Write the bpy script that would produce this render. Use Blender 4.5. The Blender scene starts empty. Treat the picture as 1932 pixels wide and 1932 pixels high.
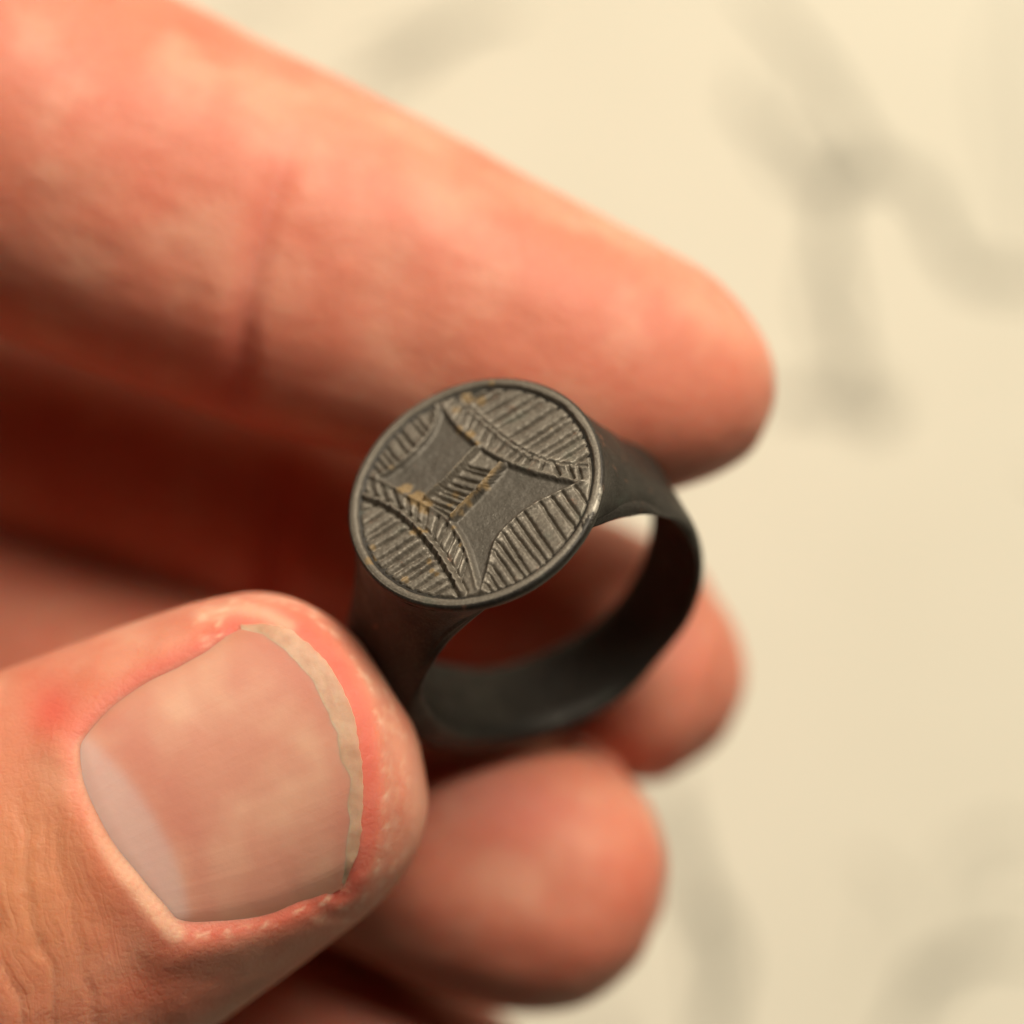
import bpy, bmesh, math, random
import numpy as np
from mathutils import Vector, Matrix, noise

random.seed(7)
rng = np.random.default_rng(7)
MM = 0.001                       # everything below is written in millimetres

# ------------------------------------------------------------------ camera
scene = bpy.context.scene
CAM_H = 260.0                    # lens height above the bezel, mm
FRAME = 55.2                     # width of the frame at the bezel, mm
cam_d = bpy.data.cameras.new('camera')
cam = bpy.data.objects.new('camera', cam_d)
scene.collection.objects.link(cam)
cam.location = (0, 0, CAM_H * MM)
cam_d.sensor_width = 36.0
cam_d.lens = 36.0 * CAM_H / FRAME
cam_d.clip_start = 0.01
cam_d.clip_end = 5.0
cam_d.dof.use_dof = True
cam_d.dof.focus_distance = (CAM_H - 1.6) * MM
cam_d.dof.aperture_fstop = cam_d.lens / 15.5
scene.camera = cam

# ------------------------------------------------------------------ room light
world = bpy.data.worlds.new('World')
scene.world = world
world.use_nodes = True
bg = world.node_tree.nodes['Background']
bg.inputs[0].default_value = (1.0, 0.86, 0.68, 1)
bg.inputs[1].default_value = 0.012


def area(name, loc, target, size, watts, col):
    d = bpy.data.lights.new(name, 'AREA')
    d.shape = 'DISK'
    d.size = size * MM
    d.energy = watts
    d.color = col
    o = bpy.data.objects.new(name, d)
    scene.collection.objects.link(o)
    o.location = Vector(loc) * MM
    v = (Vector(target) - Vector(loc))
    o.rotation_euler = v.to_track_quat('-Z', 'Y').to_euler()
    return o


area('window_light', (140, 395, 380), (0, 0, -20), 360, 7.1, (1.0, 0.925, 0.78))

scene.view_settings.view_transform = 'Standard'
scene.view_settings.look = 'None'
scene.view_settings.exposure = 0.0
scene.view_settings.gamma = 1.0
scene.render.engine = 'CYCLES'
scene.cycles.use_denoising = True
scene.cycles.max_bounces = 6
scene.cycles.diffuse_bounces = 4
scene.cycles.use_adaptive_sampling = True
scene.cycles.adaptive_threshold = 0.02


# ------------------------------------------------------------------ helpers
def at(u, v, z):
    """photo measurement (0..1932) -> point in mm at height z"""
    k = (CAM_H - z) / CAM_H / 35.0
    return np.array([(u - 966) * k, -(v - 966) * k, z])


def mesh_obj(name, verts, faces, mat, parent=None, smooth=True, scale=MM):
    me = bpy.data.meshes.new(name)
    me.from_pydata([tuple(map(float, p)) for p in np.asarray(verts) * scale], [], faces)
    me.update()
    if smooth:
        me.shade_smooth()
    if mat:
        me.materials.append(mat)
    o = bpy.data.objects.new(name, me)
    scene.collection.objects.link(o)
    o.parent = parent
    return o


def add_attr(me, name, arr):
    a = me.attributes.new(name, 'FLOAT', 'POINT')
    a.data.foreach_set('value', np.asarray(arr, dtype=np.float32))


def sstep(a, b, x):
    t = np.clip((x - a) / (b - a), 0, 1)
    return t * t * (3 - 2 * t)


def resample(ctrl, n):
    """Catmull-Rom through the rows of ctrl"""
    c = np.asarray(ctrl, float)
    p = np.vstack([2 * c[0] - c[1], c, 2 * c[-1] - c[-2]])
    out = []
    for i in range(len(c) - 1):
        p0, p1, p2, p3 = p[i], p[i + 1], p[i + 2], p[i + 3]
        for t in np.linspace(0, 1, n, endpoint=False):
            out.append(0.5 * ((2 * p1) + (-p0 + p2) * t + (2 * p0 - 5 * p1 + 4 * p2 - p3) * t * t
                              + (-p0 + 3 * p1 - 3 * p2 + p3) * t ** 3))
    out.append(c[-1])
    return np.array(out)


def dist_poly(P, line):
    """distance of 2D points P to a polyline"""
    line = np.asarray(line, float)
    best = np.full(len(P), 1e9)
    for a, b in zip(line[:-1], line[1:]):
        ab = b - a
        t = np.clip(((P - a) @ ab) / max(ab @ ab, 1e-12), 0, 1)
        d = np.hypot(*(P - a - t[:, None] * ab).T)
        best = np.minimum(best, d)
    return best


def inside_poly(P, poly):
    x, y = P[:, 0], P[:, 1]
    r = np.zeros(len(P), bool)
    n = len(poly)
    for i in range(n):
        x1, y1 = poly[i]
        x2, y2 = poly[(i + 1) % n]
        if y1 == y2:
            continue
        c = ((y1 > y) != (y2 > y)) & (x < (x2 - x1) * (y - y1) / (y2 - y1) + x1)
        r ^= c
    return r


def fbm(P, scale, octaves=3):
    return np.array([noise.fractal(Vector(p) * scale, 1.0, 2.0, octaves) for p in P])


# ------------------------------------------------------------------ materials
class NT:
    def __init__(self, name):
        self.m = bpy.data.materials.new(name)
        self.m.use_nodes = True
        self.t = self.m.node_tree
        self.b = self.t.nodes['Principled BSDF']

    def n(self, typ, **kw):
        nd = self.t.nodes.new(typ)
        for k, v in kw.items():
            if k.startswith('_'):
                setattr(nd, k[1:], v)
            else:
                nd.inputs[k.replace('__', ' ')].default_value = v
        return nd

    def l(self, a, b):
        self.t.links.new(a, b)

    def coords(self):
        return self.n('ShaderNodeTexCoord').outputs['Object']

    def noise(self, co, scale, detail=3, rough=0.55, dist=0.0):
        nd = self.n('ShaderNodeTexNoise')
        nd.inputs['Scale'].default_value = scale
        nd.inputs['Detail'].default_value = detail
        nd.inputs['Roughness'].default_value = rough
        nd.inputs['Distortion'].default_value = dist
        self.l(co, nd.inputs['Vector'])
        return nd.outputs['Fac']

    def ramp(self, fac, p0, p1, c0=(0, 0, 0, 1), c1=(1, 1, 1, 1)):
        r = self.n('ShaderNodeValToRGB')
        r.color_ramp.elements[0].position = p0
        r.color_ramp.elements[0].color = c0
        r.color_ramp.elements[1].position = p1
        r.color_ramp.elements[1].color = c1
        self.l(fac, r.inputs[0])
        return r.outputs[0]

    def math(self, op, a, b=None, clamp=False):
        nd = self.n('ShaderNodeMath', _operation=op, _use_clamp=clamp)
        for i, v in enumerate((a, b)):
            if v is None:
                continue
            if isinstance(v, (int, float)):
                nd.inputs[i].default_value = v
            else:
                self.l(v, nd.inputs[i])
        return nd.outputs[0]

    def mix(self, fac, a, b):
        nd = self.n('ShaderNodeMix', _data_type='RGBA')
        if isinstance(fac, (int, float)):
            nd.inputs[0].default_value = fac
        else:
            self.l(fac, nd.inputs[0])
        for s, v in ((6, a), (7, b)):
            if isinstance(v, tuple):
                nd.inputs[s].default_value = (*v, 1)
            else:
                self.l(v, nd.inputs[s])
        return nd.outputs[2]

    def attr(self, name):
        return self.n('ShaderNodeAttribute', _attribute_name=name).outputs['Fac']

    def bump(self, h, strength, dist_mm, prev=None):
        nd = self.n('ShaderNodeBump')
        nd.inputs['Strength'].default_value = strength
        nd.inputs['Distance'].default_value = dist_mm * MM
        self.l(h, nd.inputs['Height'])
        if prev is not None:
            self.l(prev, nd.inputs['Normal'])
        return nd.outputs[0]


def skin_material():
    k = NT('skin')
    co = k.coords()
    base = (0.54, 0.172, 0.106)
    pale = (0.64, 0.335, 0.225)
    red = (0.52, 0.11, 0.062)
    blotch = k.ramp(k.noise(co, 170, 3, 0.5), 0.44, 0.66)
    rblot = k.ramp(k.noise(co, 130, 2, 0.5, 0.3), 0.50, 0.72)
    c = k.mix(k.math('MULTIPLY', blotch, 0.52), base, pale)
    c = k.mix(k.math('MULTIPLY', rblot, 0.55), c, red)
    fine = k.ramp(k.noise(co, 1400, 3, 0.6), 0.3, 0.75)
    c = k.mix(k.math('MULTIPLY', fine, 0.16), c, (0.64, 0.30, 0.19))
    c = k.mix(k.attr('redness'), c, (0.60, 0.085, 0.065))
    c = k.mix(k.attr('paleness'), c, (0.68, 0.43, 0.29))
    c = k.mix(k.attr('ochre'), c, (0.60, 0.29, 0.11))
    k.l(c, k.b.inputs['Base Color'])
    k.b.inputs['Subsurface Weight'].default_value = 0.85
    k.b.subsurface_method = 'RANDOM_WALK'
    k.b.inputs['Subsurface Radius'].default_value = (1.0, 0.32, 0.17)
    k.b.inputs['Subsurface Scale'].default_value = 1.5 * MM
    k.b.inputs['Roughness'].default_value = 0.58
    k.b.inputs['Specular IOR Level'].default_value = 0.32
    # skin cells and fine lines
    v = k.n('ShaderNodeTexVoronoi', _feature='DISTANCE_TO_EDGE', Scale=2300.0)
    k.l(co, v.inputs['Vector'])
    cells = k.ramp(v.outputs['Distance'], 0.0, 0.25)
    n1 = k.noise(co, 1100, 5, 0.65)
    b = k.bump(cells, 0.16, 0.05)
    b = k.bump(n1, 0.55, 0.13, b)
    b = k.bump(k.noise(co, 4200, 3, 0.6), 0.35, 0.04, b)
    # knuckle lines running across the thumb
    cw = k.n('ShaderNodeCombineXYZ')
    k.l(k.math('MULTIPLY', k.attr('wrinkle_phase'), 1.15), cw.inputs[0])
    k.l(k.math('MULTIPLY', k.attr('wrinkle_across'), 0.13), cw.inputs[1])
    nw = k.n('ShaderNodeTexNoise', _noise_dimensions='2D', Scale=1.0, Detail=2.0, Roughness=0.5)
    k.l(cw.outputs[0], nw.inputs['Vector'])
    hw = k.math('MULTIPLY', k.math('ABSOLUTE', k.math('SUBTRACT', nw.outputs['Fac'], 0.5)), k.attr('wrinkle_mask'))
    b = k.bump(hw, 0.65, 0.17, b)
    k.l(b, k.b.inputs['Normal'])
    return k.m


def nail_material():
    k = NT('nail_plate')
    co = k.coords()
    v = k.attr('along')
    body = k.mix(k.ramp(k.noise(co, 230, 2), 0.38, 0.66), (0.55, 0.245, 0.17), (0.61, 0.33, 0.225))
    body = k.mix(k.attr('lunula'), body, (0.56, 0.38, 0.335))
    body = k.mix(k.attr('flush'), body, (0.48, 0.15, 0.11))
    body = k.mix(k.attr('edge'), body, (0.46, 0.18, 0.095))
    k.l(body, k.b.inputs['Base Color'])
    k.b.inputs['Subsurface Weight'].default_value = 0.5
    k.b.inputs['Subsurface Radius'].default_value = (1.0, 0.4, 0.25)
    k.b.inputs['Subsurface Scale'].default_value = 0.8 * MM
    k.b.inputs['Roughness'].default_value = 0.30
    k.b.inputs['Specular IOR Level'].default_value = 0.5
    # lengthwise ridges of the plate
    across = k.attr('across')
    n1 = k.n('ShaderNodeTexNoise', _noise_dimensions='2D', Scale=1.0, Detail=3.0)
    cmb = k.n('ShaderNodeCombineXYZ')
    k.l(k.math('MULTIPLY', across, 26.0), cmb.inputs[0])
    k.l(k.math('MULTIPLY', v, 1.2), cmb.inputs[1])
    k.l(cmb.outputs[0], n1.inputs['Vector'])
    b = k.bump(n1.outputs['Fac'], 0.22, 0.08)
    b = k.bump(k.noise(co, 2600, 3), 0.18, 0.05, b)
    k.l(b, k.b.inputs['Normal'])
    return k.m


def plain(name, col, rough=0.6, sss=0.0, nscale=900, amp=0.25, bump=0.1, col2=None):
    k = NT(name)
    co = k.coords()
    f = k.noise(co, nscale, 4, 0.6)
    c2 = col2 or tuple(x * (1 - amp) for x in col)
    k.l(k.mix(k.ramp(f, 0.35, 0.68), col, c2), k.b.inputs['Base Color'])
    k.b.inputs['Roughness'].default_value = rough
    k.b.inputs['Subsurface Weight'].default_value = sss
    k.b.inputs['Subsurface Scale'].default_value = 0.6 * MM
    k.l(k.bump(k.noise(co, nscale * 1.7, 4), 0.5, bump), k.b.inputs['Normal'])
    return k.m


def bronze_material(name, engraved=False, c0=(0.019, 0.0155, 0.012), c1=(0.036, 0.030, 0.024), cg=(0.075, 0.065, 0.052)):
    k = NT(name)
    co = k.coords()
    big = k.ramp(k.noise(co, 260, 4, 0.6), 0.35, 0.7)
    c = k.mix(big, c0, c1)
    gr = k.ramp(k.noise(co, 6500, 2, 0.6), 0.45, 0.72)
    c = k.mix(k.math('MULTIPLY', gr, 0.5), c, cg)
    green = k.ramp(k.noise(co, 520, 3, 0.6), 0.60, 0.74)
    c = k.mix(k.math('MULTIPLY', green, 0.35), c, (0.055, 0.08, 0.06))
    copper = k.ramp(k.noise(co, 900, 4, 0.7), 0.64, 0.76)
    c = k.mix(k.math('MULTIPLY', copper, 0.5), c, (0.30, 0.12, 0.06))
    if engraved:
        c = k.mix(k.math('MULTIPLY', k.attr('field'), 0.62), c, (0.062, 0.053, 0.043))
        dm = k.ramp(k.math('ADD', k.attr('soil'), k.math('MULTIPLY', k.noise(co, 2400, 4, 0.7), 0.55)), 0.53, 0.74)
        c = k.mix(dm, c, (0.185, 0.122, 0.056))
        k.l(k.math('MULTIPLY', k.math('SUBTRACT', 1.0, dm), 0.5), k.b.inputs['Metallic'])
    else:
        wm = k.ramp(k.math('MULTIPLY', k.attr('worn'), k.noise(co, 1500, 4, 0.7)), 0.40, 0.58)
        c = k.mix(wm, c, (0.36, 0.32, 0.26))
        k.b.inputs['Metallic'].default_value = 0.55
    k.l(c, k.b.inputs['Base Color'])
    k.l(k.ramp(k.noise(co, 700, 3), 0.3, 0.7, (0.46,) * 3 + (1,), (0.62,) * 3 + (1,)), k.b.inputs['Roughness'])
    b = k.bump(k.noise(co, 8500, 3, 0.65), 0.6, 0.045)
    b = k.bump(k.noise(co, 900, 4, 0.6), 0.14, 0.10, b)
    k.l(b, k.b.inputs['Normal'])
    return k.m


def paper_material():
    k = NT('cream_paper')
    co = k.coords()
    c = k.mix(k.ramp(k.noise(co, 30, 4, 0.6), 0.42, 0.75), (0.665, 0.618, 0.50), (0.625, 0.58, 0.465))
    k.l(c, k.b.inputs['Base Color'])
    k.b.inputs['Roughness'].default_value = 0.85
    k.b.inputs['Specular IOR Level'].default_value = 0.2
    k.l(k.bump(k.noise(co, 1500, 4), 0.2, 0.1), k.b.inputs['Normal'])
    return k.m


M_SKIN = skin_material()
M_NAIL = nail_material()
M_FREE = plain('nail_free_edge', (0.57, 0.36, 0.24), 0.5, 0.7, 800, 0.3, 0.06, (0.49, 0.275, 0.175))
M_DRY = plain('dry_skin', (0.64, 0.37, 0.25), 0.6, 0.9, 1800, 0.2, 0.1)
M_BRONZE = bronze_material('dark_bronze')
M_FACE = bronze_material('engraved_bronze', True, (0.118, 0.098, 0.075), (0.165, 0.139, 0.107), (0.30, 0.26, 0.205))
M_PAPER = paper_material()
M_INK = plain('grey_print', (0.28, 0.265, 0.21), 0.85, 0, 160, 0.2, 0.01, (0.42, 0.395, 0.32))
M_INKL = plain('pale_grey_print', (0.51, 0.475, 0.385), 0.85, 0, 120, 0.2, 0.01, (0.58, 0.54, 0.435))

# ------------------------------------------------------------------ printed paper under the hand
PZ = -92.0
n = 24
xs = np.linspace(-420, 420, n)
V = [(x, y, PZ + 0.25 * math.sin(x * 0.021 + y * 0.017)) for y in xs for x in xs]
F = [(j * n + i, j * n + i + 1, (j + 1) * n + i + 1, (j + 1) * n + i) for j in range(n - 1) for i in range(n - 1)]
paper = mesh_obj('paper_ground', V, F, M_PAPER)
paper['kind'] = 'structure'
paper['label'] = 'cream printed paper lying flat under the hand, out of focus'


def ink(pts, width, mat):
    c = resample([at(u, v, PZ)[:2] for u, v in pts], 8)
    t = np.gradient(c, axis=0)
    t /= np.linalg.norm(t, axis=1)[:, None]
    s = np.column_stack([-t[:, 1], t[:, 0]])
    w = width * 0.5 * (0.55 + 0.45 * np.sin(np.linspace(0.15, math.pi - 0.15, len(c))))
    V, F = [], []
    for p, q, ww in zip(c, s, w):
        for sgn in (-1, 1):
            xy = p + q * ww * sgn
            V.append((xy[0], xy[1], PZ + 0.25 * math.sin(xy[0] * 0.021 + xy[1] * 0.017) + 0.12))
    for i in range(len(c) - 1):
        F.append((2 * i, 2 * i + 1, 2 * i + 3, 2 * i + 2))
    return mesh_obj('printed_stroke', V, F, mat, paper)


strokes = [
    ([(1420, -20), (1500, 90), (1570, 190), (1640, 300)], 1.7, M_INK),
    ([(1400, 140), (1450, 230), (1500, 300), (1570, 345), (1655, 300)], 1.9, M_INK),
    ([(1560, 340), (1570, 470), (1560, 600), (1610, 740)], 2.0, M_INK),
    ([(1540, 520), (1600, 640), (1680, 790)], 1.3, M_INKL),
    ([(1480, 745), (1570, 765), (1680, 790)], 1.8, M_INK),
    ([(1650, 300), (1730, 370), (1785, 450), (1840, 510), (1950, 520)], 1.6, M_INK),
    ([(1915, -60), (1905, 120), (1905, 300), (1925, 520)], 2.2, M_INKL),
    ([(660, 150), (760, 95), (850, 60), (960, 20)], 2.0, M_INK),
    ([(380, 60), (460, 30), (560, -5)], 1.9, M_INKL),
    ([(1270, 1480), (1300, 1640), (1325, 1800), (1340, 1990)], 2.4, M_INK),
    ([(1960, 1795), (1850, 1800), (1770, 1830), (1700, 1900), (1690, 2000)], 1.8, M_INK),
    ([(1640, 1620), (1680, 1720), (1660, 1860)], 2.4, M_INKL),
    ([(1960, 1560), (1840, 1620), (1760, 1700)], 3.0, M_INKL),
    ([(1960, 1660), (1860, 1690), (1800, 1760)], 3.0, M_INKL),
    ([(1130, 1880), (1160, 1960), (1200, 2050)], 2.4, M_INKL),
    ([(2010, 300), (2060, 480), (2160, 560)], 1.8, M_INK),
    ([(2000, 900), (2090, 1000), (2110, 1160)], 1.8, M_INK),
    ([(1420, 2060), (1600, 2100), (1800, 2080)], 1.8, M_INK),
    ([(900, -120), (1050, -180), (1200, -170)], 1.8, M_INK),
]
for pts, w, m in strokes:
    for q in range(3 if m is M_INK else 2):
        jit = [(u + random.gauss(0, 22), v + random.gauss(0, 22)) for u, v in pts]
        ink(jit, w * random.uniform(0.18, 0.45), m)
# heavier spots where strokes meet
for u, v, w in ((1640, 312, 2.6), (1560, 345, 2.0), (1650, 785, 2.4), (1500, 742, 1.6), (1330, 1720, 1.6), (1760, 1835, 1.8)):
    ink([(u - 30, v + 8), (u, v), (u + 34, v - 6)], w, M_INK)

# ------------------------------------------------------------------ signet ring
ROT = math.radians(31.0)
TILT = 0.60
T = Vector((math.cos(ROT), math.sin(ROT), 0))
N = Vector((-math.sin(ROT) * TILT, math.cos(ROT) * TILT, math.sqrt(1 - TILT * TILT)))
A = N.cross(T)
BEZ = at(895, 925, 0)
ring = bpy.data.objects.new('signet_ring', None)
scene.collection.objects.link(ring)
ring.empty_display_size = 0.005
mw = Matrix((T, A, N)).transposed().to_4x4()
mw.translation = Vector(BEZ) * MM
ring.matrix_world = mw
ring['label'] = 'dark bronze signet ring with round engraved face held between thumb and fingers'
ring['category'] = 'ring'

RB = 7.3                          # bezel radius
RX, RZ = 9.9, 11.35               # hoop outside, half width and half height
RI, RIZ, IX = 8.3, 10.2, 0.75     # hoop inside, and how far it sits to the right
OX = -0.5                         # the hoop sits a little off the middle of the face
ZC = -9.75                        # hoop centre below the bezel top


def build_band():
    th1 = math.radians(4)
    nt, ns = 34, 15
    psi_m = {1: math.radians(58), -1: math.radians(78)}
    drop = {1: -4.0, -1: -7.0}
    svals = np.linspace(-1, 1, ns)

    def halfw(th):                # th: angle from +T, negative towards the bottom of the hoop
        return 3.1 - 0.6 * sstep(0, 1.3, th1 - th)

    def outer(side, t):
        """t 0..1 shoulder"""
        row = []
        for s in svals:
            psi = s * psi_m[side]
            r0 = RB - 0.03 - 0.75 * abs(s) ** 8
            p0 = np.array([r0 * math.cos(psi), r0 * math.sin(psi), -0.42 - 0.5 * abs(s) ** 8])
            p1 = np.array([RX * math.cos(th1), s * halfw(th1), ZC + RZ * math.sin(th1)])
            m0 = np.array([0.12 * math.cos(psi) * 7, (-0.75 if side > 0 else -0.5) * math.sin(psi) * 7, drop[side]])
            m1 = np.array([RX * math.sin(th1) * 1.0, 0, -RZ * math.cos(th1)]) * 0.62
            h = np.array([2 * t ** 3 - 3 * t ** 2 + 1, t ** 3 - 2 * t ** 2 + t, -2 * t ** 3 + 3 * t ** 2, t ** 3 - t ** 2])
            p = h[0] * p0 + h[1] * m0 + h[2] * p1 + h[3] * m1
            # waist the free edges in below the face
            q = p.copy()
            q[1] = p[1] * (1 - 0.05 * math.sin(math.pi * min(1, t * 1.15)) * abs(s) ** 2)
            row.append((q[0] * side, q[1], q[2]))
        return row

    def inner_pt(side, th, t, p):
        x = IX * side + RI * math.cos(th)
        k = (1 - t) ** 3
        x = (1 - k) * x + k * min(x, abs(p[0]) * 0.85)
        return (side * x, p[1] * 0.985, ZC + RIZ * math.sin(th))

    sections = []
    ts = np.linspace(0, 1, nt)
    for t in ts:                                        # right shoulder, down
        o = outer(1, t)
        th = math.radians(59) * (1 - t) ** 1.1 + th1 * (1 - (1 - t) ** 1.1)
        i_ = [inner_pt(1, th, t, p) for p in o]
        sections.append((o, i_))
    for th in np.linspace(th1, -math.pi - th1, 90)[1:-1]:   # under the finger
        thm = th if th > -math.pi / 2 else -math.pi - th
        w = halfw(thm)
        wob = 0.05 * math.sin(3 * th + 1) + 0.03 * math.sin(7 * th)
        thick = 0.10 * sstep(0, 1.2, th1 - thm)
        o = [((RX + wob - thick) * math.cos(th), s * (w + wob), ZC + (RZ + wob - thick) * math.sin(th)) for s in svals]
        i_ = [(IX + RI * math.cos(th), s * (w + wob) * 0.985, ZC + RIZ * math.sin(th)) for s in svals]
        sections.append((o, i_))
    for t in ts[::-1]:
        o = outer(-1, t)
        th = math.radians(59) * (1 - t) ** 1.1 + th1 * (1 - (1 - t) ** 1.1)
        i_ = [inner_pt(-1, th, t, p) for p in o]
        sections.append((o, i_))
    V, F = [], []
    m = 2 * ns + 4
    for o, i_ in sections:
        o, i_ = np.array(o), np.array(i_)
        # rounded edges: drop the outer border, lift the inner one, add a belly between them
        for arr, oth, kk in ((o, i_, 0.30), (i_, o, 0.22)):
            for j, s in enumerate(svals):
                f = abs(s) ** 10 * kk
                arr[j] = arr[j] * (1 - f) + oth[j] * f
        mid0 = 0.5 * (o[0] + i_[0]); mid1 = 0.5 * (o[-1] + i_[-1])
        e0 = mid0 + np.array([0, -0.10, 0]); e1 = mid1 + np.array([0, 0.10, 0])
        loop = list(o) + [0.5 * (o[-1] + e1) + [0, .03, 0], 0.5 * (e1 + i_[-1]) + [0, .03, 0]] + list(i_[::-1]) \
            + [0.5 * (i_[0] + e0) - [0, .03, 0], 0.5 * (e0 + o[0]) - [0, .03, 0]]
        V += loop
    ns_ = len(sections)
    for a in range(ns_ - 1):
        for b in range(m):
            c = (b + 1) % m
            F.append((a * m + b, (a + 1) * m + b, (a + 1) * m + c, a * m + c))
    F.append(tuple(range(m)))
    F.append(tuple((ns_ - 1) * m + b for b in range(m))[::-1])
    V = np.array(V)
    low = sstep(-0.6, -8.0, V[:, 2])
    an = np.abs(np.arctan2(V[:, 2] - ZC, V[:, 0]))
    V[:, 1] *= np.where(V[:, 1] < 0, 1 + 0.42 * np.exp(-((an - math.pi) / 0.75) ** 2) * low, 1)   # near edge of the left shank is broad
    V[:, 0] += OX * low
    V += (fbm(V, 0.35, 3) * 0.05)[:, None] * np.array([1, 1, 1])
    return mesh_obj('band', V, F, M_BRONZE, ring)


band = build_band()


# face coordinates: crop pixels of the photograph -> bezel plane mm
def fc(cx, cy):
    dx = (622.9 + cx * 0.37205 - 895) / 35
    dy = (670.9 + cy * 0.37205 - 925) / 35
    c, s = math.cos(ROT), math.sin(ROT)
    x = c * dx - s * dy
    y = (-s * dx - c * dy) / math.sqrt(1 - TILT * TILT)
    return np.array([x, y])


def curve(pts, n=8):
    return resample([fc(*p) for p in pts], n)


ne_out = curve([(640, 165), (690, 240), (800, 345), (950, 460), (1100, 530), (1300, 560)])
ne_in = curve([(560, 225), (620, 320), (710, 410), (830, 495), (1000, 570), (1270, 640)])
sw_out = curve([(125, 690), (300, 760), (420, 850), (520, 960), (590, 1060), (665, 1190)])
sw_in = curve([(175, 600), (290, 650), (440, 735), (560, 800), (640, 890), (690, 990), (745, 1170)])
nw_in = curve([(230, 610), (300, 565), (400, 490), (490, 385), (525, 300), (535, 215)])
se_in = curve([(770, 1180), (800, 1080), (835, 950), (900, 860), (1010, 770), (1150, 695), (1285, 635)])
lad_a = curve([(480, 722), (600, 620), (740, 470)])
lad_b = curve([(620, 822), (740, 700), (872, 553)])
RIM_IN = 6.62


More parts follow.
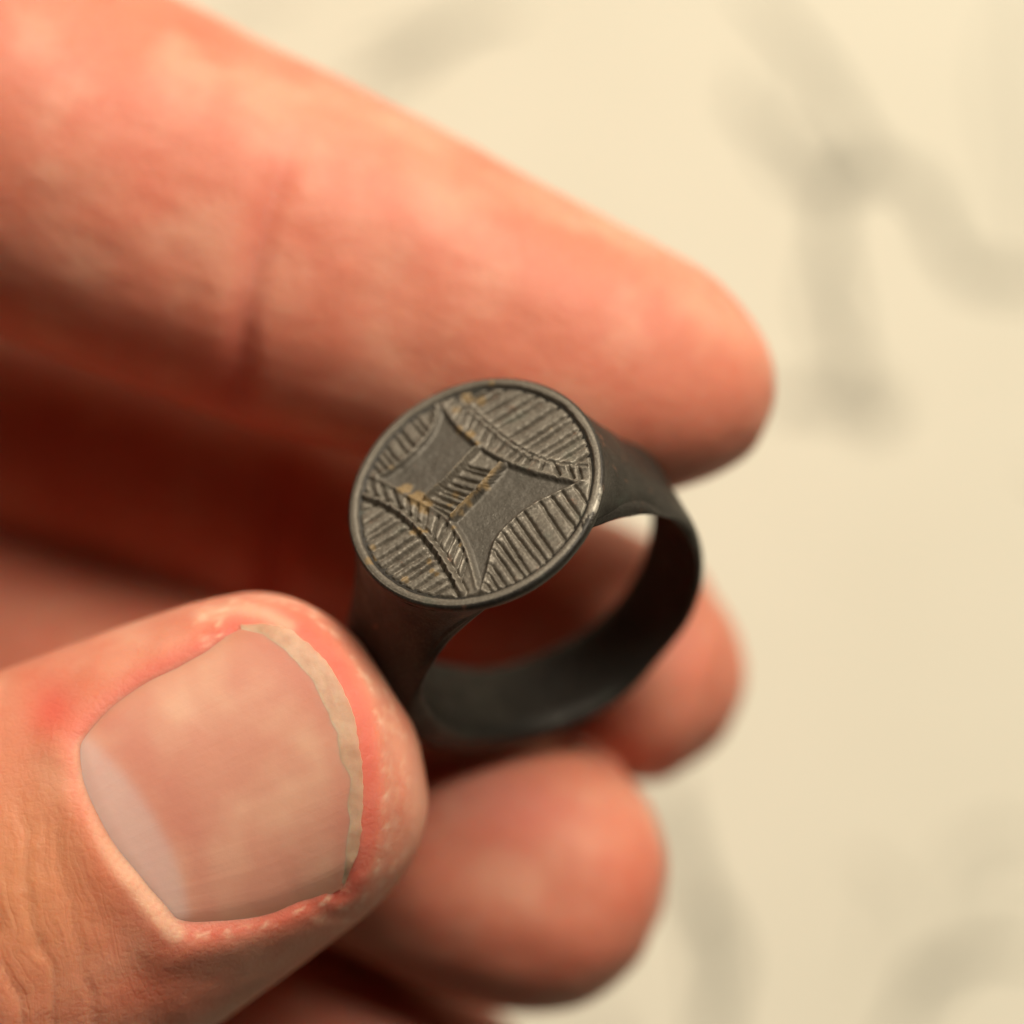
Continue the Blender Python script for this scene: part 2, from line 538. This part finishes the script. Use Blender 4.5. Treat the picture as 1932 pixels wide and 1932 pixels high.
def build_face():
    nr, na = 190, 760
    rad = np.concatenate([[0.0], np.linspace(0.02, 1, nr) ** 0.85 * 7.12])
    ang = np.linspace(0, 2 * math.pi, na, endpoint=False)
    P = [np.zeros((1, 2))]
    for r in rad[1:]:
        P.append(np.column_stack([r * np.cos(ang), r * np.sin(ang)]))
    P = np.vstack(P)
    R = np.hypot(P[:, 0], P[:, 1])
    wob = fbm(np.column_stack([P * 0.8, np.zeros(len(P))]), 1.0, 3)
    wob2 = fbm(np.column_stack([P * 2.6, np.ones(len(P))]), 1.0, 3)
    Q = P + np.column_stack([wob2, -wob2[::-1]]) * 0.035       # hand-cut unevenness
    d = {k: dist_poly(Q, c) for k, c in dict(neo=ne_out, nei=ne_in, swo=sw_out, swi=sw_in, nw=nw_in, se=se_in,
                                              la=lad_a, lb=lad_b).items()}
    H = np.full(len(P), -0.10)
    H += wob * 0.03 + wob2 * 0.012
    # the panel between the four arcs is sunk
    panel = np.vstack([ne_in, se_in[::-1], sw_in[::-1], nw_in])
    ins = inside_poly(Q, panel)
    dmin = np.minimum.reduce([d['nei'], d['swi'], d['nw'], d['se']])
    H -= np.where(ins, 0.20 * sstep(0.0, 0.35, dmin), 0)
    # strokes
    strokes_ = []

    def rayhit_circle(p, dr, r):
        b = p @ dr
        c = p @ p - r * r
        return p + dr * (-b + math.sqrt(max(b * b - c, 0)))

    def hatch(line, dr, count, lo, hi, width, depth, inset=0.10):
        for i in range(count):
            f = lo + (hi - lo) * (i + 0.5 + random.uniform(-.16, .16)) / count
            p = line[min(len(line) - 1, int(f * (len(line) - 1)))]
            drr = Vector(dr)
            drr.rotate(Matrix.Rotation(random.uniform(-.05, .05), 2))
            dv = np.array(drr) / drr.length
            e = rayhit_circle(p, dv, RIM_IN - 0.05)
            ln = np.linalg.norm(e - p)
            if ln < 0.35:
                continue
            strokes_.append((p + dv * inset, e - dv * random.uniform(0, .12), width * random.uniform(.85, 1.15),
                             depth * random.uniform(.8, 1.1)))

    hatch(ne_out, (1, 0.02), 14, 0.03, 0.97, 0.125, 0.34)
    hatch(sw_out, (-1, -0.06), 14, 0.05, 0.98, 0.125, 0.34)
    hatch(nw_in, (-0.12, 1), 12, 0.03, 0.97, 0.125, 0.28)
    hatch(se_in, (0.05, -1), 13, 0.05, 0.97, 0.125, 0.28)

    def rope(inner, outer, count, shift, width, depth):
        for i in range(count):
            f = (i + 0.5 + random.uniform(-.12, .12)) / count
            a = inner[int(np.clip(f + shift, 0, 1) * (len(inner) - 1))]
            b = outer[int(np.clip(f, 0, 1) * (len(outer) - 1))]
            strokes_.append((a * 0.84 + b * 0.16, a * 0.16 + b * 0.84, width * random.uniform(.85, 1.2), depth))

    rope(ne_in, ne_out, 16, 0.08, 0.11, 0.34)
    rope(sw_in, sw_out, 13, -0.08, 0.12, 0.34)
    rope(lad_a, lad_b, 9, -0.13, 0.11, 0.28)
    cut = np.zeros(len(P))
    for a, b, w, dep in strokes_:
        ab = b - a
        L = np.linalg.norm(ab)
        t = ((Q - a) @ ab) / (L * L)
        near = (t > -0.2) & (t < 1.2)
        idx = np.nonzero(near)[0]
        tc = np.clip(t[idx], 0, 1)
        dd = np.hypot(*(Q[idx] - a - tc[:, None] * ab).T)
        k = dd < 2.2 * w
        idx, dd, tc = idx[k], dd[k], tc[k]
        prof = dep * np.exp(-(dd / w) ** 2 * 1.4) * (0.65 + 0.35 * np.sin(math.pi * np.clip(tc, .08, .92)))
        cut[idx] = np.maximum(cut[idx], prof)
    H -= cut

    def ridge(dd, h, w):
        return h * np.exp(-(dd / w) ** 2)
    H += ridge(d['nei'], 0.09, 0.14) - ridge(np.abs(d['neo']), 0.12, 0.09)
    H += ridge(np.maximum(d['neo'] - 0.12, 0), 0.10, 0.12)
    H += ridge(d['swo'], 0.20, 0.13) + ridge(d['swi'], 0.10, 0.13)
    H -= ridge(np.maximum(np.abs(d['swo'] - 0.28), 0), 0.16, 0.10)
    H += ridge(d['nw'], 0.17, 0.15) + ridge(d['se'], 0.16, 0.14)
    H += ridge(d['la'], 0.52, 0.16) + ridge(d['lb'], 0.55, 0.15)
    # floor of the ladder between its rails
    lad = inside_poly(Q, np.vstack([lad_a, lad_b[::-1]]))
    H += np.where(lad, 0.12, 0)
    # border: a cut line, then the raised rim
    rw = R + wob * 0.05
    H = H * (1 - sstep(RIM_IN - 0.12, RIM_IN, rw)) + (-0.10) * sstep(RIM_IN - 0.12, RIM_IN, rw)
    H -= 0.20 * np.exp(-((rw - RIM_IN) / 0.09) ** 2)
    H += 0.10 * sstep(RIM_IN + 0.02, RIM_IN + 0.22, rw)
    H -= 0.035 * sstep(6.95, 7.12, R)
    # nick in the near lip
    nick = np.exp(-(((P[:, 0] - 4.3) / 0.9) ** 2 + ((P[:, 1] + 5.5) / 0.5) ** 2))
    H -= nick * 0.05 * (1 + 2 * wob2)
    V = np.column_stack([P, H])
    F = []
    for j in range(na):
        F.append((0, 1 + j, 1 + (j + 1) % na))
    for i in range(len(rad) - 2):
        a0 = 1 + i * na
        b0 = a0 + na
        for j in range(na):
            k = (j + 1) % na
            F.append((a0 + j, b0 + j, b0 + k, a0 + k))
    # clay left in the cuts
    soil = np.zeros(len(P))
    for (cx, cy, rr, st) in [(370, 665, .42, 1), (430, 715, .55, 1), (470, 755, .50, 1), (690, 195, .42, .9), (760, 215, .35, .8),
                             (630, 260, .35, .7), (650, 370, .30, .7), (705, 395, .35, .9), (745, 440, .3, .6), (465, 885, .32, .9),
                             (415, 890, .28, .7), (205, 1035, .35, .9), (210, 965, .22, .7), (500, 1035, .25, .8), (375, 1122, .25, .9),
                             (540, 1100, .25, .7), (515, 1085, .2, .7), (625, 690, .28, .7), (600, 745, .25, .6), (300, 560, .3, .55),
                             (790, 660, .3, .6), (700, 745, .3, .65), (655, 790, .3, .6), (1115, 360, .15, .7), (625, 870, .22, .6),
                             (820, 130, .25, .6), (660, 955, .2, .5), (250, 480, .25, .45)]:
        c = fc(cx, cy)
        g = np.exp(-((P - c) ** 2).sum(1) / (rr * rr))
        soil = np.maximum(soil, g * st)
    soil = np.maximum(soil, 0.52 * np.exp(-(d['lb'] / 0.16) ** 2))
    soil = np.maximum(soil, 0.34 * np.exp(-(d['la'] / 0.16) ** 2))
    soil = np.clip(soil * 0.85 + wob2 * 0.12 * soil, 0, 1)
    V[:, 2] += soil * 0.06 * (0.5 + np.clip(wob2, 0, 1))
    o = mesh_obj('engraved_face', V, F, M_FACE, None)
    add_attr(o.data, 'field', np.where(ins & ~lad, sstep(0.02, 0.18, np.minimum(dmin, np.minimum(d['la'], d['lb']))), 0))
    add_attr(o.data, 'soil', soil)
    return o


def build_bezel():
    prof = [(0.0, -1.55), (3.0, -1.55), (5.5, -1.52), (6.2, -1.42), (6.7, -1.22), (7.02, -0.95), (7.22, -0.64), (7.30, -0.38),
            (7.28, -0.20), (7.21, -0.095), (7.12, -0.036), (6.9, -0.06), (6.0, -0.5), (0.0, -0.7)]
    na = 240
    V, F = [], []
    for r, z in prof:
        for j in range(na):
            a = 2 * math.pi * j / na
            rr = r * (1 + 0.004 * math.sin(3 * a + .4) * (r < 7.1))
            V.append((rr * math.cos(a), rr * math.sin(a), z))
    for i in range(len(prof) - 1):
        for j in range(na):
            k = (j + 1) % na
            F.append((i * na + j, i * na + k, (i + 1) * na + k, (i + 1) * na + j))
    V = np.array(V)
    o = mesh_obj('bezel', V, F, M_BRONZE, ring)
    an = np.arctan2(V[:, 1], V[:, 0])
    worn = np.exp(-((an + 0.75) / 0.33) ** 2)
    add_attr(o.data, 'worn', np.where(V[:, 2] > -0.35, worn, 0))
    return o


bezel = build_bezel()
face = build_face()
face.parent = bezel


# ------------------------------------------------------------------ the hand
def loft(ctrl, nseg=10, nring=40, e=2.15):
    """ctrl rows: u, v, z, half width (photo px), half depth mm"""
    rows = []
    for u, v, z, w, hd in ctrl:
        p = at(u, v, z)
        rows.append([*p, w / 35 * (CAM_H - z) / CAM_H, hd])
    c = resample(rows, nseg)
    c[:, 3:] = np.maximum(c[:, 3:], 0.02)
    tan = np.gradient(c[:, :3], axis=0)
    tan /= np.linalg.norm(tan, axis=1)[:, None]
    V, F = [], []
    ph = np.linspace(0, 2 * math.pi, nring, endpoint=False)
    ce, se = np.cos(ph), np.sin(ph)
    ex = np.sign(ce) * np.abs(ce) ** (2 / e)
    ey = np.sign(se) * np.abs(se) ** (2 / e)
    for row, t in zip(c, tan):
        side = np.cross([0, 0, 1.0], t)
        side /= np.linalg.norm(side)
        up = np.cross(t, side)
        for a, b in zip(ex, ey):
            V.append(row[:3] + side * a * row[3] + up * b * row[4])
    m = len(c)
    for i in range(m - 1):
        for j in range(nring):
            k = (j + 1) % nring
            F.append((i * nring + j, i * nring + k, (i + 1) * nring + k, (i + 1) * nring + j))
    F.append(tuple(range(nring))[::-1])
    F.append(tuple((m - 1) * nring + j for j in range(nring)))
    return np.array(V), F


# thumb axis in the picture plane
TA = np.array([0.886, -0.463])
TO = np.array([400.0, 1500.0])


def thumb_row(a, z, w, hd):
    u, v = TO + TA * a
    return (u, v, z, w, hd)


thumb_ctrl = [(-2100, 1500, -44, 520, 13), (-1300, 2150, -30, 470, 12), thumb_row(-1000, -15, 425, 10.5), thumb_row(-600, -8.0, 420, 9.6),
              thumb_row(-400, -6.6, 405, 9.0), thumb_row(-250, -6.2, 393, 8.6), thumb_row(-30, -5.8, 367, 8.1), thumb_row(130, -5.4, 338, 7.6),
              thumb_row(225, -5.2, 312, 7.1), thumb_row(290, -5.1, 273, 6.4), thumb_row(340, -5.1, 218, 5.4), thumb_row(372, -5.1, 158, 4.2),
              thumb_row(392, -5.1, 98, 2.8), thumb_row(401, -5.1, 40, 1.3), thumb_row(403, -5.1, 4, 0.15)]
index_ctrl = [(-1900, 500, -46, 420, 12), (-1000, 300, -42, 380, 11), (-420, 40, -24, 365, 11), (-100, 190, -19, 376, 12), (179, 318, -17.6, 360, 11.5),
              (332, 386, -16.8, 352, 11.0), (440, 432, -16.2, 345, 10.4), (558, 480, -15.6, 337, 9.8), (745, 550, -14.8, 315, 9.0), (873, 598, -14, 298, 8.0),
              (1082, 672, -13.8, 266, 7.4), (1226, 713, -13.7, 236, 6.8), (1310, 740, -13.7, 200, 6.0), (1380, 763, -13.7, 153, 4.8), (1425, 778, -13.7, 104, 3.3),
              (1447, 785, -13.7, 56, 1.8), (1455, 788, -13.7, 5, .2)]
middle_ctrl = [(-1900, 800, -47, 400, 12), (-1050, 700, -48, 340, 11), (-450, 660, -44, 270, 9.5), (0, 800, -39, 232, 8.6), (250, 862, -36.5, 228, 8.3),
               (400, 912, -34.5, 228, 8.1), (530, 960, -32.8, 226, 7.9), (650, 1010, -33, 234, 8.1), (850, 1110, -32, 234, 8.0), (1030, 1185, -29.5, 236, 7.8),
               (1170, 1245, -27.2, 228, 7.3), (1260, 1283, -26, 206, 6.6), (1325, 1303, -26, 160, 5.3), (1365, 1315, -26, 112, 3.8), (1388, 1322, -26, 62, 2.1),
               (1396, 1325, -26, 5, .2)]
ring_ctrl = [(-1900, 1100, -47, 400, 12), (-1050, 960, -47, 340, 11), (-400, 1060, -43, 300, 9.4), (0, 1265, -37, 275, 8.8), (300, 1372, -31, 255, 8.4),
             (560, 1474, -24.5, 252, 8.2), (800, 1570, -21.6, 266, 8.3), (930, 1622, -20.9, 268, 8.0), (1040, 1666, -20.7, 256, 7.4), (1125, 1700, -20.6, 224, 6.5),
             (1185, 1724, -20.6, 172, 5.2), (1220, 1738, -20.6, 114, 3.6), (1238, 1745, -20.6, 58, 1.9), (1244, 1748, -20.6, 5, .2)]
pinky_ctrl = [(-1900, 1350, -46, 380, 11), (-1050, 1300, -46, 320, 10), (-400, 1430, -39, 265, 8.6), (0, 1640, -35, 250, 8.0), (300, 1790, -32, 240, 7.7),
              (560, 1955, -29, 240, 7.4), (760, 2050, -28, 232, 7.0), (890, 2105, -28, 190, 5.8), (965, 2138, -28, 128, 4.2), (1002, 2154, -28, 68, 2.2),
              (1014, 2160, -28, 5, .2)]
palm_ctrl = [(-5200, 1000, -46, 700, 17), (-4000, 1000, -47, 690, 17), (-3000, 1000, -47, 850, 16), (-2200, 980, -47, 1040, 14.5), (-1500, 900, -47, 1010, 12.5),
             (-1000, 870, -47, 950, 11.0), (-700, 900, -46, 880, 8.5), (-500, 930, -45, 760, 5.5), (-420, 940, -45, 560, 2.6)]

VV, FF = [], []
for ctrl, e in ((thumb_ctrl, 2.15), (index_ctrl, 2.1), (middle_ctrl, 2.1), (ring_ctrl, 2.1), (pinky_ctrl, 2.1), (palm_ctrl, 2.6)):
    v, f = loft(ctrl, e=e)
    off = sum(len(x) for x in VV)
    VV.append(v)
    FF += [tuple(i + off for i in q) for q in f]
raw = mesh_obj('hand_raw', np.vstack(VV), FF, None, scale=1.0)
rm = raw.modifiers.new('remesh', 'REMESH')
rm.mode = 'VOXEL'
rm.voxel_size = 0.28
sm = raw.modifiers.new('smooth', 'SMOOTH')
sm.factor = 0.5
sm.iterations = 18
dg = bpy.context.evaluated_depsgraph_get()
hand_me = bpy.data.meshes.new_from_object(raw.evaluated_get(dg))
bpy.data.objects.remove(raw)

nv = len(hand_me.vertices)
co = np.empty(nv * 3, np.float32)
hand_me.vertices.foreach_get('co', co)
co = co.reshape(-1, 3).astype(float)
no = np.empty(nv * 3, np.float32)
hand_me.vertex_normals.foreach_get('vector', no)
no = no.reshape(-1, 3).astype(float)

# picture measurement of every vertex (used only to find features on the right finger)
kz = CAM_H / (CAM_H - co[:, 2]) * 35
U = np.column_stack([co[:, 0] * kz + 966, 966 - co[:, 1] * kz])

# --- thumb local coordinates, mm
t_ax = np.array([TA[0], -TA[1], 0.0])
t_ax /= np.linalg.norm(t_ax)
t_sd = np.cross([0, 0, 1.0], t_ax)
t_o = at(TO[0], TO[1], -5.8)
la = (co - t_o) @ t_ax
lb = (co - t_o) @ t_sd
on_thumb = (co[:, 2] > -5.5) & (la > -19) & (la < 13) & (np.abs(lb) < 14)


def px_ab(u, v, z=1.2):
    p = at(u, v, z) - t_o
    return np.array([p @ t_ax, p @ t_sd])


# nail outline: proximal fold, lower wall, free edge, upper wall
prox = resample([px_ab(*p) for p in [(330, 1758), (262, 1672), (200, 1588), (160, 1500), (143, 1425), (150, 1392)]], 8)
upper = resample([px_ab(*p) for p in [(150, 1392), (210, 1325), (300, 1265), (400, 1215), (452, 1190)]], 8)
lower = resample([px_ab(*p) for p in [(330, 1758), (420, 1752), (510, 1735), (590, 1705), (640, 1680)]], 8)
hypo = resample([px_ab(*p) for p in [(641, 1682), (654, 1605), (659, 1510), (646, 1415), (616, 1328), (562, 1250), (505, 1204), (452, 1188)]], 8)
tipc = resample([px_ab(*p) for p in [(643, 1684), (674, 1608), (685, 1508), (679, 1405), (654, 1312), (606, 1238), (532, 1184), (449, 1180)]], 8)
outline = np.vstack([lower, hypo[1:], upper[::-1][1:], prox[::-1][1:-1]])
full_outline = np.vstack([lower, tipc[1:], upper[::-1][1:], prox[::-1][1:-1]])


# height of the smooth skin, read off the mesh, as a polynomial in (a, b)
sel = on_thumb & (no[:, 2] > 0.35) & (la > -10) & (la < 7.2) & (np.abs(lb) < 8.3)


def basis(a, b):
    return np.column_stack([np.ones_like(a), a, b, a * a, a * b, b * b, a ** 3, a * b * b, b ** 4, a * a * b * b])


coef, *_ = np.linalg.lstsq(basis(la[sel] / 8, lb[sel] / 8), co[sel, 2], rcond=None)


def skin_h(a, b):
    return basis(np.atleast_1d(a) / 8, np.atleast_1d(b) / 8) @ coef


def nail_h(a, b):
    """the plate follows the finger, then runs on straight over the tip"""
    a = np.atleast_1d(np.asarray(a, float))
    b = np.atleast_1d(np.asarray(b, float))
    ac = np.where(a > 2.0, 2.0 + (a - 2.0) * 0.42, a)
    z = skin_h(ac, b * 1.0) + 0.08
    return z


P2 = np.column_stack([la, lb])
idx = np.nonzero(on_thumb & (no[:, 2] > -0.2))[0]
d_out = dist_poly(P2[idx], np.vstack([full_outline, full_outline[:1]]))
ins = inside_poly(P2[idx], full_outline)
sd = np.where(ins, -d_out, d_out)
d_pro = dist_poly(P2[idx], prox)
d_lat = np.minimum(dist_poly(P2[idx], upper), dist_poly(P2[idx], lower))
d_tip = dist_poly(P2[idx], tipc)
nh = nail_h(la[idx], lb[idx])
z = co[idx, 2].copy()
# under the plate
target = nh - 0.45
d_end = np.minimum(np.hypot(*(P2[idx] - tipc[0]).T), np.hypot(*(P2[idx] - tipc[-1]).T))
lap = np.maximum(0.30 * sstep(0.2, 1.6, d_tip), 0.42 * np.exp(-(d_end / 1.7) ** 2))
z = np.where(ins, np.minimum(z, z + (target - z) * sstep(0.0, -0.5, sd + lap)), z)
# folds of skin round the plate
outside = sstep(-0.35, 0.25, sd)
fold = outside * np.maximum(0.30 * np.exp(-((d_pro - 0.8) / 1.2) ** 2), 0.45 * np.exp(-((d_lat - 1.0) / 1.3) ** 2) * sstep(0.2, 2.4, d_tip))
z += fold
# shallow groove right at the wall
z -= 0.04 * np.exp(-(sd / 0.25) ** 2)
# ridges of finger pulp beyond the free edge
z += outside * (0.22 * np.exp(-((d_tip - 1.0) / 0.4) ** 2) - 0.12 * np.exp(-((d_tip - 1.7) / 0.25) ** 2))
z += 0.22 * np.exp(-((d_pro - 0.25) / 0.26) ** 2) * sstep(1480, 1680, U[idx, 1]) * (1 + 0.8 * fbm(co[idx], 1.5, 2))
co[idx, 2] = z

# relax the displaced ring of skin so that it stays soft
ed = np.empty(len(hand_me.edges) * 2, np.int32)
hand_me.edges.foreach_get('vertices', ed)
ed = ed.reshape(-1, 2)
wgt = np.zeros(nv)
wgt[idx] = sstep(2.6, 1.2, np.abs(sd)) * 0.6
em = (wgt[ed[:, 0]] > 0) | (wgt[ed[:, 1]] > 0)
ed = ed[em]
for _ in range(5):
    acc = np.zeros((nv, 3))
    cnt = np.zeros(nv)
    for a_, b_ in ((0, 1), (1, 0)):
        np.add.at(acc, ed[:, a_], co[ed[:, b_]])
        np.add.at(cnt, ed[:, a_], 1)
    ok = (cnt > 0) & (wgt > 0)
    co[ok] += (acc[ok] / cnt[ok][:, None] - co[ok]) * wgt[ok][:, None]

red = np.zeros(nv)
pal = np.zeros(nv)
och = np.zeros(nv)
c1 = px_ab(95, 1345)
red[idx] += 0.85 * np.exp(-(np.hypot(la[idx] - c1[0], lb[idx] - c1[1]) / 1.5) ** 2)
red[idx] += np.where(~ins, 0.40 * np.exp(-(d_out / 0.7) ** 2), 0.3)
red[idx] += np.where(~ins, 0.22 * np.exp(-((d_tip - 0.6) / 0.5) ** 2), 0)
pal[idx] += np.where(~ins, 0.08 * np.exp(-((d_lat - 1.9) / 0.9) ** 2) * (lb[idx] < 0), 0)
cut_m = sstep(1480, 1680, U[idx, 1])
pal[idx] += 0.75 * np.exp(-((d_pro - 0.22 * cut_m) / (0.16 + 0.22 * cut_m)) ** 2) * (0.35 + 0.65 * cut_m)
fl = np.clip(fbm(co[idx] + 3.0, 1.6, 3) * 2.2, 0, 1)
pal[idx] += np.where(~ins, fl * 0.6 * np.exp(-((d_tip - 1.2) / 0.22) ** 2) + fl * 0.35 * np.exp(-((d_tip - 2.0) / 0.5) ** 2), 0)
low_d = dist_poly(P2[idx], lower)
pal[idx] += np.where(~ins, fl * 0.7 * np.exp(-((low_d - 0.25) / 0.3) ** 2), 0)
up_d = dist_poly(U[idx], np.array([(380, 1165), (440, 1148), (500, 1160), (545, 1182)]))
pal[idx] += 0.5 * np.exp(-(up_d / 14) ** 2)
red[idx] *= 1 - 0.7 * np.exp(-(up_d / 16) ** 2)
ou = np.exp(-(((U[:, 0] - 40) / 190) ** 2 + ((U[:, 1] - 1660) / 260) ** 2)) * (co[:, 2] > -6)
och += 0.45 * ou

# knuckle wrinkles at the left end of the thumb
wi = np.nonzero((la < -4.5) & (la > -24) & (co[:, 2] > -6) & (no[:, 2] > 0.2))[0]
wn = fbm(co[wi], 0.22, 3)
wn2 = fbm(co[wi] * np.array([1, 1, 0]) + 9.0, 0.8, 2)
wphase = np.zeros(nv)
wmask = np.zeros(nv)
fade = sstep(6.5, 1.0, lb[wi]) * sstep(-14, -10, lb[wi]) * sstep(-4.8, -8.5, la[wi])
wphase[wi] = la[wi] - 0.30 * lb[wi] + wn * 1.0
wmask[wi] = fade
for c0, dep, wd in ((-8.3, 0.10, .2), (-10.4, 0.14, .22), (-12.6, 0.18, .24), (-15.0, .2, .26), (-16.8, .2, .26)):
    ph = wphase[wi] - c0 + wn2 * 0.12
    co[wi] -= no[wi] * (dep * np.exp(-(ph / wd) ** 2) * fade)[:, None]


def crease(line, zlo, zhi, depth, width, bulge=0.0):
    s = (co[:, 2] > zlo) & (co[:, 2] < zhi) & (no[:, 2] > -0.3)
    i = np.nonzero(s)[0]
    ln = resample(line, 6)
    dd = dist_poly(U[i], ln)
    k = dd < 5 * width
    i, dd = i[k], dd[k]
    near = np.argmin(((U[i][:, None, :] - ln[None]) ** 2).sum(2), axis=1) / (len(ln) - 1)
    tap = np.clip(np.sin(np.clip(near, 0.0, 1.0) * math.pi * 0.5 + 0.1), 0, 1) ** 1.5
    wob_ = 1 + 0.3 * fbm(co[i], 0.15, 2)
    co[i] += no[i] * (tap * wob_ * (-depth * np.exp(-(dd / width) ** 2) + bulge * np.exp(-((dd - 2.2 * width) / (1.4 * width)) ** 2)))[:, None]
    red[i] += 0.30 * tap * np.exp(-(dd / width / 1.2) ** 2)


# flexion creases of the index and middle finger
crease([(572, 225), (556, 260), (530, 330), (495, 430), (470, 540), (455, 640), (450, 740)], -17, -3, 0.55, 28, 0.08)
crease([(545, 800), (530, 900), (520, 1000), (500, 1100), (480, 1200)], -36, -20, 0.9, 30, 0.3)
# soft unevenness of the flesh
un = fbm(co, 0.12, 2)
un2 = fbm(co + 20, 0.35, 2)
co += no * (un * 0.22 + un2 * 0.05)[:, None]

co *= MM
hand_me.vertices.foreach_set('co', co.astype(np.float32).ravel())
hand_me.update()
hand_me.shade_smooth()
hand_me.materials.clear()
hand_me.materials.append(M_SKIN)
add_attr(hand_me, 'redness', np.clip(red, 0, 0.9))
add_attr(hand_me, 'paleness', np.clip(pal, 0, 0.8))
add_attr(hand_me, 'wrinkle_phase', wphase)
add_attr(hand_me, 'wrinkle_across', lb)
add_attr(hand_me, 'wrinkle_mask', wmask)
add_attr(hand_me, 'ochre', np.clip(och, 0, 0.8))
hand = bpy.data.objects.new('hand', hand_me)
hand_me.name = 'hand'
scene.collection.objects.link(hand)
hand['label'] = 'bare left hand pinching the dark ring between thumb and index finger'
hand['category'] = 'hand'


# ------------------------------------------------------------------ thumb nail
def resample_n(c, n):
    s = np.concatenate([[0], np.cumsum(np.linalg.norm(np.diff(c, axis=0), axis=1))])
    t = np.linspace(0, s[-1], n)
    return np.column_stack([np.interp(t, s, c[:, k]) for k in range(2)])


def coons(left, right, bottom, top, nu, nv_):
    """left/right run bottom->top, bottom/top run left->right"""
    L, Rr = resample_n(left, nv_), resample_n(right, nv_)
    B, Tt = resample_n(bottom, nu), resample_n(top, nu)
    out = np.zeros((nv_, nu, 2))
    for j in range(nv_):
        y = j / (nv_ - 1)
        for i in range(nu):
            x = i / (nu - 1)
            out[j, i] = (1 - x) * L[j] + x * Rr[j] + (1 - y) * B[i] + y * Tt[i] \
                - ((1 - x) * (1 - y) * B[0] + x * (1 - y) * B[-1] + (1 - x) * y * Tt[0] + x * y * Tt[-1])
    return out


def sheet(name, g, thick, mat, parent, lift=0.0, rough=0.0, tuck=0.0, ends=False):
    nv_, nu, _ = g.shape
    ab = g.reshape(-1, 2)
    h = nail_h(ab[:, 0], ab[:, 1]) + lift
    jj, ii = np.divmod(np.arange(len(ab)), nu)
    y = jj / (nv_ - 1)
    x = ii / (nu - 1)
    e = np.minimum(y, 1 - y) if ends else np.minimum.reduce([y, 1 - y, x + 0.02])
    if tuck:
        h -= tuck * (1 - sstep(0, 0.10, e))
    pts = t_o + ab[:, :1] * t_ax + ab[:, 1:] * t_sd
    pts[:, 2] = h
    if rough:
        ramp_ = sstep(0.0, 0.5, x)[:, None]
        pts += ramp_ * np.column_stack([fbm(pts, 2.2, 3) * rough * .5, fbm(pts + 5, 2.2, 3) * rough * .5, fbm(pts + 9, 2.2, 3) * rough])
    bot = pts - np.array([0, 0, thick])
    V = np.vstack([pts, bot])
    m = len(pts)
    F = []
    for j in range(nv_ - 1):
        for i in range(nu - 1):
            a, b, c, d = j * nu + i, j * nu + i + 1, (j + 1) * nu + i + 1, (j + 1) * nu + i
            F.append((a, b, c, d))
            F.append((a + m, d + m, c + m, b + m))
    rim = [i for i in range(nu)] + [j * nu + nu - 1 for j in range(1, nv_)] + [(nv_ - 1) * nu + i for i in range(nu - 2, -1, -1)] \
        + [j * nu for j in range(nv_ - 2, 0, -1)]
    for a, b in zip(rim, rim[1:] + rim[:1]):
        F.append((b, a, a + m, b + m))
    o = mesh_obj(name, V, F, mat, parent)
    o.data.set_sharp_from_angle(angle=math.radians(38))
    return o, np.concatenate([x, x]), np.concatenate([y, y])


# x runs from the proximal fold to the free edge, y from the lower to the upper wall
hj = np.array([noise.fractal(Vector((j * .23, 7.7, 0)), 1, 2, 3) for j in range(len(hypo))]) * np.sin(np.linspace(0, math.pi, len(hypo)))
hypo[:, 0] += hj * 0.28
g = coons(prox, hypo, lower, upper, 64, 70)
nail, nx, ny = sheet('thumb_nail', g, 0.35, M_NAIL, hand, tuck=0.16)
add_attr(nail.data, 'along', nx)
add_attr(nail.data, 'across', ny)
wv = 0.03 * np.sin(9 * ny)
lun = 0.225 - 0.62 * (ny - 0.46) ** 2 - 0.06 * (ny < 0.0)
add_attr(nail.data, 'lunula', 0.66 * sstep(lun + 0.045, lun - 0.03, nx) * sstep(0.02, 0.1, ny))
add_attr(nail.data, 'flush', 0.35 * np.exp(-((nx - lun - 0.10) / 0.09) ** 2) + 0.32 * np.exp(-((nx - 0.97) / 0.05) ** 2))
add_attr(nail.data, 'edge', 0.35 * (1 - sstep(0, 0.09, np.minimum(ny, 1 - ny))))
tip_g = coons(hypo, tipc, np.array([hypo[0], tipc[0]]), np.array([hypo[-1], tipc[-1]]), 9, 70)
jag = np.array([noise.fractal(Vector((j * .35, 3, 0)), 1, 2, 3) for j in range(70)]) * 0.17
tip_g[:, -1, 0] += jag
tip_g[:, -2, 0] += jag * 0.6
free, fx, fy = sheet('free_edge', tip_g, 0.40, M_FREE, nail, lift=0.0, rough=0.03, tuck=0.34, ends=True)
